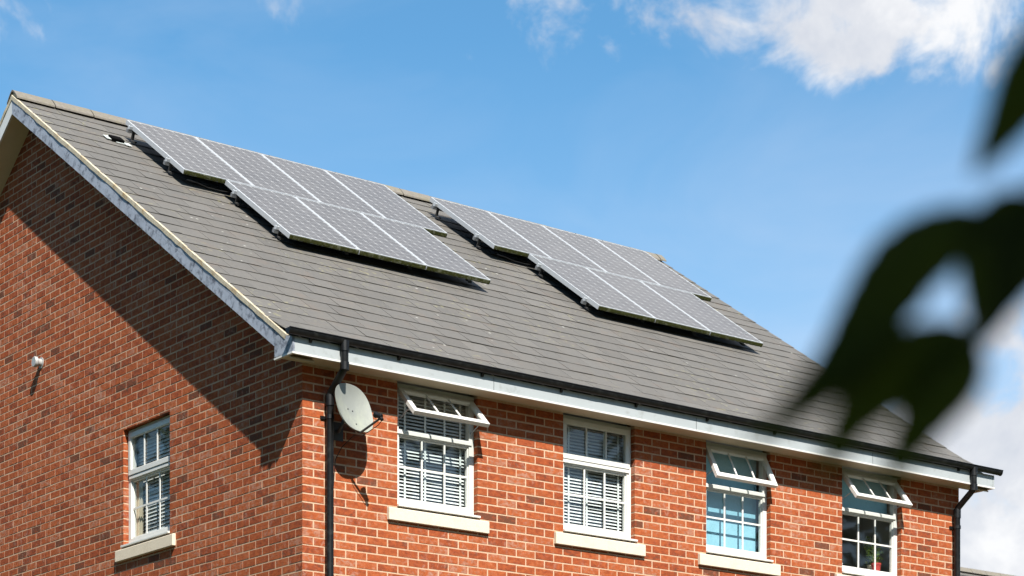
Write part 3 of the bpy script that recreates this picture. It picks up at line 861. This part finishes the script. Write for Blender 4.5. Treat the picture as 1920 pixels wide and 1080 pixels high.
# ------------------------------------------------------------------ satellite dish
nrm = Vector((.20, -.93, .30)).normalized()
dc = Vector((.389, -.240, 6.372))
dish = thing('satellite_dish', 'pale grey satellite dish beside the near black downpipe', 'satellite dish', loc=(.34, 0, 6.2))
upv = (Vector((0, 0, 1)) - nrm * nrm.z).normalized(); rtv = upv.cross(nrm).normalized() * -1
rtv = nrm.cross(upv).normalized() * -1
if rtv.x < 0: rtv = -rtv
A_, B_ = .222, .238
def dpt(r, a, off=0.0):
    x = r * A_ * cos(a); y = r * B_ * sin(a)
    # a little squarer than an ellipse
    q = 1 + .035 * (cos(4 * a) * -1) * r
    return dc + rtv * x * q + upv * y * q + nrm * (.055 * (r * r - 1) + off)
mb = MB(); R_, SG = 10, 48
vs = [dpt(0, 0)]
for i in range(1, R_ + 1):
    for j in range(SG): vs.append(dpt(i / R_, 2 * pi * j / SG))
fs = [(0, 1 + j, 1 + (j + 1) % SG) for j in range(SG)]
for i in range(R_ - 1):
    for j in range(SG): fs.append((1 + i * SG + j, 1 + (i + 1) * SG + j, 1 + (i + 1) * SG + (j + 1) % SG, 1 + i * SG + (j + 1) % SG))
# rolled rim and back skin
b0 = len(vs)
for j in range(SG): vs.append(dpt(1.0, 2 * pi * j / SG, -.012))
fs += [(1 + (R_ - 1) * SG + j, b0 + j, b0 + (j + 1) % SG, 1 + (R_ - 1) * SG + (j + 1) % SG) for j in range(SG)]
b1 = len(vs)
for i in (.75, .5, .25):
    for j in range(SG): vs.append(dpt(i, 2 * pi * j / SG, -.006))
for j in range(SG): fs.append((b0 + j, b1 + j, b1 + (j + 1) % SG, b0 + (j + 1) % SG))
for i in range(2):
    for j in range(SG): fs.append((b1 + i * SG + j, b1 + (i + 1) * SG + j, b1 + (i + 1) * SG + (j + 1) % SG, b1 + i * SG + (j + 1) % SG))
fs.append(tuple(b1 + 2 * SG + j for j in range(SG)))
mb.add(vs, fs)
o = mb.build('reflector', M_DISH, None, smooth=True); child_of(o, dish)
for sx, sy in ((-.15, .02), (.10, -.02), (.03, -.62)):
    mb = MB(); c_ = dpt(hypot(sx, sy), math.atan2(sy, sx)); mb.tube([c_, c_ + nrm * .006], .006, 8); o = mb.build('bolt', M_DARKMETAL, None); child_of(o, dish)
foot = dpt(1.0, -pi / 2, -.02)
lnbp = dc + nrm * .235 - upv * .195 + rtv * .01
mb = MB(); mb.tube([foot - nrm * .02 + upv * .03, foot + nrm * .02 - upv * .012, lnbp - upv * .03], [.011, .011, .010], 8)
o = mb.build('feed_arm', M_DARKMETAL, None); child_of(o, dish)
mb = MB(); dl = (dc - lnbp).normalized()
mb.tube([lnbp - dl * .035, lnbp - dl * .03, lnbp + dl * .02, lnbp + dl * .035, lnbp + dl * .045], [.018, .024, .024, .030, .028], 14)
mb.tube([lnbp - dl * .035 - upv * .03, lnbp - upv * .005], .016, 10)
o = mb.build('receiver', M_BLACK, None, smooth=True); child_of(o, dish)
mb = MB(); cen = dpt(0, 0)
mb.tube([cen - nrm * .012, cen - nrm * .07], .03, 10)
mb.tube([cen - nrm * .06, Vector((.375, -.11, 6.33)), Vector((.36, -.085, 6.25)), Vector((.36, -.03, 6.20)), Vector((.36, -.004, 6.20))], .016, 10)
mb.box((.30, -.010, 6.12), (.42, -.0015, 6.28))
o = mb.build('wall_bracket', M_DARKMETAL, None, smooth=False); child_of(o, dish)
mb = MB(); mb.tube([lnbp - dl * .035 - upv * .03, lnbp - upv * .075 - nrm * .03, foot - upv * .05 + nrm * .02, foot - nrm * .06, Vector((.37, -.06, 6.05)), Vector((.335, -.012, 5.95)), Vector((.31, -.008, 5.6)), Vector((.31, -.008, 3.0))], .0035, 6)
o = mb.build('cable', M_BLACK, None); child_of(o, dish)

# ------------------------------------------------------------------ pot plants inside the far window
def potted_plant(px_, py_, z, r, h, label, nl, spread, top, mat):
    root = thing('potted_plant', label, 'pot plant', 'plants on the inner window ledge', loc=(px_, py_, z))
    mb = MB(); mb.tube([(0, 0, 0), (0, 0, h * .8), (0, 0, h * .8), (0, 0, h)], [r * .72, r * .92, r, r], 16)
    mb.build('pot', mat, root, smooth=True)
    mb = MB(); rr = random.Random(int(px_ * 100))
    for i in range(nl):
        a = rr.uniform(0, 2 * pi); ln = rr.uniform(.5, 1.0) * spread; zz = h + rr.uniform(0, top)
        p = Vector((cos(a) * ln, sin(a) * ln * .5, zz)); d = Vector((cos(a), sin(a) * .5, rr.uniform(-.3, .7))).normalized()
        sd = d.cross(Vector((0, 0, 1))).normalized(); L = rr.uniform(.025, .045); W_ = L * .35
        mb.add([p, p + d * L * .5 + sd * W_, p + d * L, p + d * L * .5 - sd * W_], [(0, 1, 2, 3)])
        if i % 4 == 0: mb.tube([(0, 0, h * .8), p], .0016, 5)
    mb.build('foliage', M_LEAFB, root, fix=False)
mbx = MB(); mbx.box((6.75, .131, 5.690), (7.60, .38, 5.724))
potted_plant(7.45, .205, 5.725, .055, .105, 'green plant in a red pot inside the far front window', 90, .085, .16, M_POT)
potted_plant(7.47, .30, 5.725, .045, .10, 'tall leafy plant standing behind the red pot inside the window', 110, .075, .30, M_STONE)
potted_plant(6.90, .21, 5.725, .030, .05, 'tiny pale pot at the left of the far window ledge', 14, .03, .04, M_UPVC)
lb = mbx.build('window_ledge', M_UPVC, house)

# ------------------------------------------------------------------ neighbouring house beyond
nb_ = thing('neighbour_house', 'brick house far behind with only its slate ridge showing at lower right', 'house', loc=(24.6, 14, 0))
NX0, NX1, NYR, NZR = -7.0, 9.5, 0.0, 9.50
mb = MB(); zz = 5.6; hw = 4.6
mb.box((NX0 + .3, -hw + .4, 0), (NX1 - .3, hw - .4, zz)); 
for xx in (NX0 + .3, NX1 - .3): mb.add([(xx, -hw + .4, zz), (xx, hw - .4, zz), (xx, 0, NZR - .25)], [(0, 1, 2)])
mb.build('wall', M_BRICK, nb_)
for sg in (-1, 1):
    mb = MB(); nrow = 26; L_ = hypot(hw + .2, NZR - zz + .15)
    dirv_ = Vector((0, sg * (hw + .2), -(NZR - zz + .15))).normalized(); nv = Vector((0, sg * (NZR - zz + .15), hw + .2)).normalized()
    for k in range(nrow):
        s0_, s1_ = L_ * k / nrow, L_ * (k + 1) / nrow
        x = NX0 - (.15 if k % 2 else 0)
        while x < NX1:
            xa, xb = max(x, NX0), min(x + .295, NX1)
            if xb > xa:
                t = random.uniform(0, .003); a = Vector((0, 0, NZR))
                P = [a + dirv_ * s0_ + nv * -.008, a + dirv_ * s1_ + nv * (.008 + t)]
                mb.add([(xa, P[0].y, P[0].z), (xb, P[0].y, P[0].z), (xb, P[1].y, P[1].z), (xa, P[1].y, P[1].z), (xa, P[1].y - nv.y * .012, P[1].z - nv.z * .012), (xb, P[1].y - nv.y * .012, P[1].z - nv.z * .012)], [(0, 1, 2, 3), (3, 2, 5, 4)], 0, random.gauss(.5, .2))
            x += .30
    mb.build('roof', M_SLATE, nb_)
mb = MB(); x = NX0
while x < NX1:
    mb.prism([(x + .006, -.13, NZR - .055), (x + .006, -.06, NZR + .035), (x + .006, 0, NZR + .06), (x + .006, .06, NZR + .035), (x + .006, .13, NZR - .055)], (.44, 0, 0)); x += .45
mb.build('ridge', M_RIDGE, nb_)
for wx in (-5.4, -2.0, 2.0, 5.4):
    for wz in (1.0, 3.6):
        mb = MB(); mb.box((wx, -hw + .36, wz), (wx + 1.1, -hw + .41, wz + 1.2)); wn = mb.build('window', M_UPVC, nb_)
        mb = MB(); mb.box((wx + .07, -hw + .35, wz + .07), (wx + 1.03, -hw + .358, wz + 1.13)); mb.build('pane', M_BACK, wn)

# ------------------------------------------------------------------ ground
def sheet(name, x0, x1, y0, y1, z, m):
    mb = MB(); mb.add([(x0, y0, z), (x1, y0, z), (x1, y1, z), (x0, y1, z)], [(0, 1, 2, 3)])
    o = mb.build(name, m); o['kind'] = 'structure'; return o
sheet('ground', -900, 900, -900, 900, 0.0, M_GRASS)
sheet('pavement', -2.2, 14, -9.5, -.03, .008, M_PAVE)  # unseen paving, widened so warm light bounces up under the eaves
sheet('path', -2.2, -.03, -.03, 14, .008, M_PAVE)

# ------------------------------------------------------------------ added, unseen belt of trees behind the photographer and across from the gable
mb = MB(); rr = random.Random(23)  # added to block low sky light and give the panes a dark reflection
stand = [(x_, -33 + rr.uniform(-3, 3), rr.uniform(22, 27)) for x_ in range(-22, 62, 6)] + [(-21 + rr.uniform(-2, 2), y_, rr.uniform(17, 21)) for y_ in range(-24, 60, 6)]
for tx, ty, th_ in stand:
    mb.tube([(tx, ty, -.2), (tx + .2, ty, th_ * .3), (tx + rr.uniform(-.5, .5), ty, th_ * .75)], [.35, .28, .08], 8, mat=1)
    cl = [(Vector((tx + rr.gauss(0, 1.6), ty + rr.gauss(0, 1.4), th_ * rr.uniform(.22, .88))), rr.uniform(1.3, 2.6)) for _ in range(16)]
    for i in range(1500):
        c, R0 = rr.choice(cl)
        d = Vector((rr.gauss(0, 1), rr.gauss(0, 1), rr.gauss(0, .8))).normalized() * R0 * rr.uniform(.3, 1) ** .5
        p = c + d; a = Vector((rr.gauss(0, 1), rr.gauss(0, 1), rr.gauss(0, .7))).normalized(); sd = a.cross(Vector((rr.gauss(0, 1), rr.gauss(0, 1), 1))).normalized()
        L = rr.uniform(.5, .95)
        mb.add([p, p + a * L * .5 + sd * L * .3, p + a * L, p + a * L * .5 - sd * L * .3], [(0, 1, 2, 3)])
wd = mb.build('added_tree_belt', [M_WOOD, M_BARK], fix=False); wd['kind'] = 'stuff'
wd['label'] = 'unseen belt of dark trees, added to cut sky light and darken the window reflections'; wd['category'] = 'added_tree_belt'

# ------------------------------------------------------------------ tree over the photographer, with the leaves that hang into view
tree = thing('tree', 'dark leafy tree whose blurred leaves hang close at the right', 'tree', loc=(-8.6, -18.9, 0))
TL = Vector(tree.location)
fwd = Vector((sin(TH), cos(TH), 0)); rgt = Vector((cos(TH), -sin(TH), 0)); upz = Vector((0, 0, 1))
BO = Vector((-9.6705, -15.967, 1.8150))     # a node on the hanging twig
def bp_(u, v, w=0.0):                        # millimetres right, up and away in the twig's own frame
    return BO + rgt * u * .001 + upz * v * .001 + fwd * w * .001 - TL
# trunk and limbs
mb = MB()
mb.tube([(0, 0, -.1), (.03, .02, .6), (-.02, .05, 1.6), (-.1, .12, 2.6), (-.35, .2, 3.4), (-.8, .3, 4.3), (-1.3, .4, 5.3)], [.22, .17, .15, .13, .11, .08, .04], 14)
mb.build('trunk', M_BARK, tree, smooth=True)
lims = [[(-.1, .12, 2.6), (-.5, .9, 3.3), (-.9, 1.6, 3.7), (-1.3, 2.0, 3.9)], [(-.35, .2, 3.4), (-1.3, -.3, 4.0), (-2.3, -.7, 4.5), (-3.2, -.8, 4.7)],
        [(-.1, .12, 2.6), (.5, -.4, 3.4), (.9, -.9, 4.1)], [(-.02, .05, 2.2), (.15, .9, 2.9), (.10, 1.7, 3.15), (-.02, 2.25, 2.95)], [(-.8, .3, 4.3), (-1.9, .9, 4.9), (-2.7, 1.1, 5.2)]]
for L in lims:
    mb = MB(); k = len(L); mb.tube(L, [.065 * (1 - i / k) + .008 for i in range(k)], 8); mb.build('limb', M_BARK, tree, smooth=True)
mb = MB(); rr = random.Random(11)
cen_ = [(Vector((-1.4, .5, 4.9)), 1.7), (Vector((-2.6, -.5, 4.9)), 1.3), (Vector((-1.4, -.6, 5.5)), 1.5), (Vector((-.3, -.3, 4.6)), 1.2), (Vector((-1.3, 1.2, 4.35)), 1.0), (Vector((.6, -.8, 4.5)), .9), (Vector((-2.3, .7, 5.4)), 1.1)]
for i in range(5200):
    c, R0 = rr.choice(cen_)
    d = Vector((rr.gauss(0, 1), rr.gauss(0, 1), rr.gauss(0, .8))).normalized() * R0 * rr.uniform(.25, 1) ** .6
    p = c + d
    a = Vector((rr.gauss(0, 1), rr.gauss(0, 1), -.6 + rr.gauss(0, .5))).normalized(); sd = a.cross(Vector((rr.gauss(0, .4), rr.gauss(0, .4), 1))).normalized()
    L = rr.uniform(.09, .14); W_ = L * .24
    mb.add([p, p + a * L * .35 + sd * W_, p + a * L * .7 + sd * W_ * .8, p + a * L, p + a * L * .7 - sd * W_ * .8, p + a * L * .35 - sd * W_], [(0, 1, 2, 3, 4, 5)])
mb.build('crown', M_LEAF, tree, fix=False)

def leaf(path, halfw, fold=.25, wtilt=0.0):
    """path: list of (u, v, w) mm; halfw mm"""
    n_ = 22; P = []
    k = len(path) - 1
    def ev(t):
        q = t * k; i = min(int(q), k - 1); f = q - i
        p0 = Vector(path[max(i - 1, 0)]); p1 = Vector(path[i]); p2 = Vector(path[i + 1]); p3 = Vector(path[min(i + 2, k)])
        return .5 * ((2 * p1) + (p2 - p0) * f + (2 * p0 - 5 * p1 + 4 * p2 - p3) * f * f + (3 * p1 - p0 - 3 * p2 + p3) * f ** 3)
    vs = []; mb = MB()
    for i in range(n_ + 1):
        t = i / n_; p = ev(t); q = (ev(min(1, t + .02)) - ev(max(0, t - .02))).normalized()
        sd = Vector((-q.y, q.x, 0)).normalized()
        wv = halfw * (sin(pi * min(1, t * 1.02 + .0) ** .80) ** .85 if 0 < t < .98 else .02)
        wv = max(wv, .6) * (1 + (.04 if i % 2 else -.04))
        for s_ in (-1, -.5, 0, .5, 1):
            r_ = p + sd * wv * s_ + Vector((0, 0, 1)) * (abs(s_) * wv * fold + wtilt * s_ * wv)
            vs.append(bp_(*r_))
    fs = [(i * 5 + j, i * 5 + j + 1, (i + 1) * 5 + j + 1, (i + 1) * 5 + j) for i in range(n_) for j in range(4)]
    mb.add(vs, fs); return mb.build('leaf', M_LEAF, tree, smooth=True, fix=False)
S_ = .2613
def px(a, b, w=0): return ((a - 1800) * S_, (600 - b) * S_, w)
leaf([px(2010, 20), px(1968, 120), px(1918, 220), px(1848, 330)], 15.5, .3, .3)
leaf([px(1900, 400, 4), px(1815, 430), px(1730, 490, -4), px(1660, 590, -8), px(1580, 695, -10), px(1440, 825, -6)], 19, .25, -.2)
leaf([px(1945, 350, 2), px(1905, 450), px(1885, 550), px(1858, 655)], 20.5, .25, .3)
leaf([px(1850, 620, 0), px(1760, 655), px(1680, 715, 4), px(1625, 785, 6), px(1560, 905, 8)], 16.5, .2, .2)
leaf([px(1838, 612, 6), px(1815, 690), px(1765, 775, 2), px(1685, 915, 6)], 17, .25, -.3)
leaf([px(1730, 590, 10), px(1640, 650, 8), px(1560, 725, 8), px(1420, 835, 8)], 12, .2, .1)
leaf([px(2010, 330, 0), px(1965, 430), px(1925, 520), px(1885, 620)], 17.0, .2, .2)
leaf([px(2075, 60, 0), px(2120, 180), px(2150, 300), px(2150, 420)], 13.0, .2, .2)
mb = MB()
tw = [px(1838, 624), px(1868, 604), px(1920, 520, 10), px(1985, 400, 14), px(2060, 200, 10), px(2150, -80, -20)]
tw = [bp_(*p) for p in tw] + [Vector((-.55, 2.62, 2.62)), Vector((-.25, 2.50, 2.85)), Vector((-.02, 2.25, 2.95))]
mb.tube(tw, [.0012, .0015, .0018, .0022, .003, .0045, .006, .008, .012], 8)
mb.tube([bp_(*px(1985, 400, 14)), bp_(*px(1930, 378, 6)), bp_(*px(1880, 408, 4))], .0012, 6)
mb.tube([bp_(*px(2060, 200, 10)), bp_(*px(2030, 30, 4)), bp_(*px(1992, -60))], .0012, 6)
mb.build('twig', M_TWIG, tree, smooth=True)
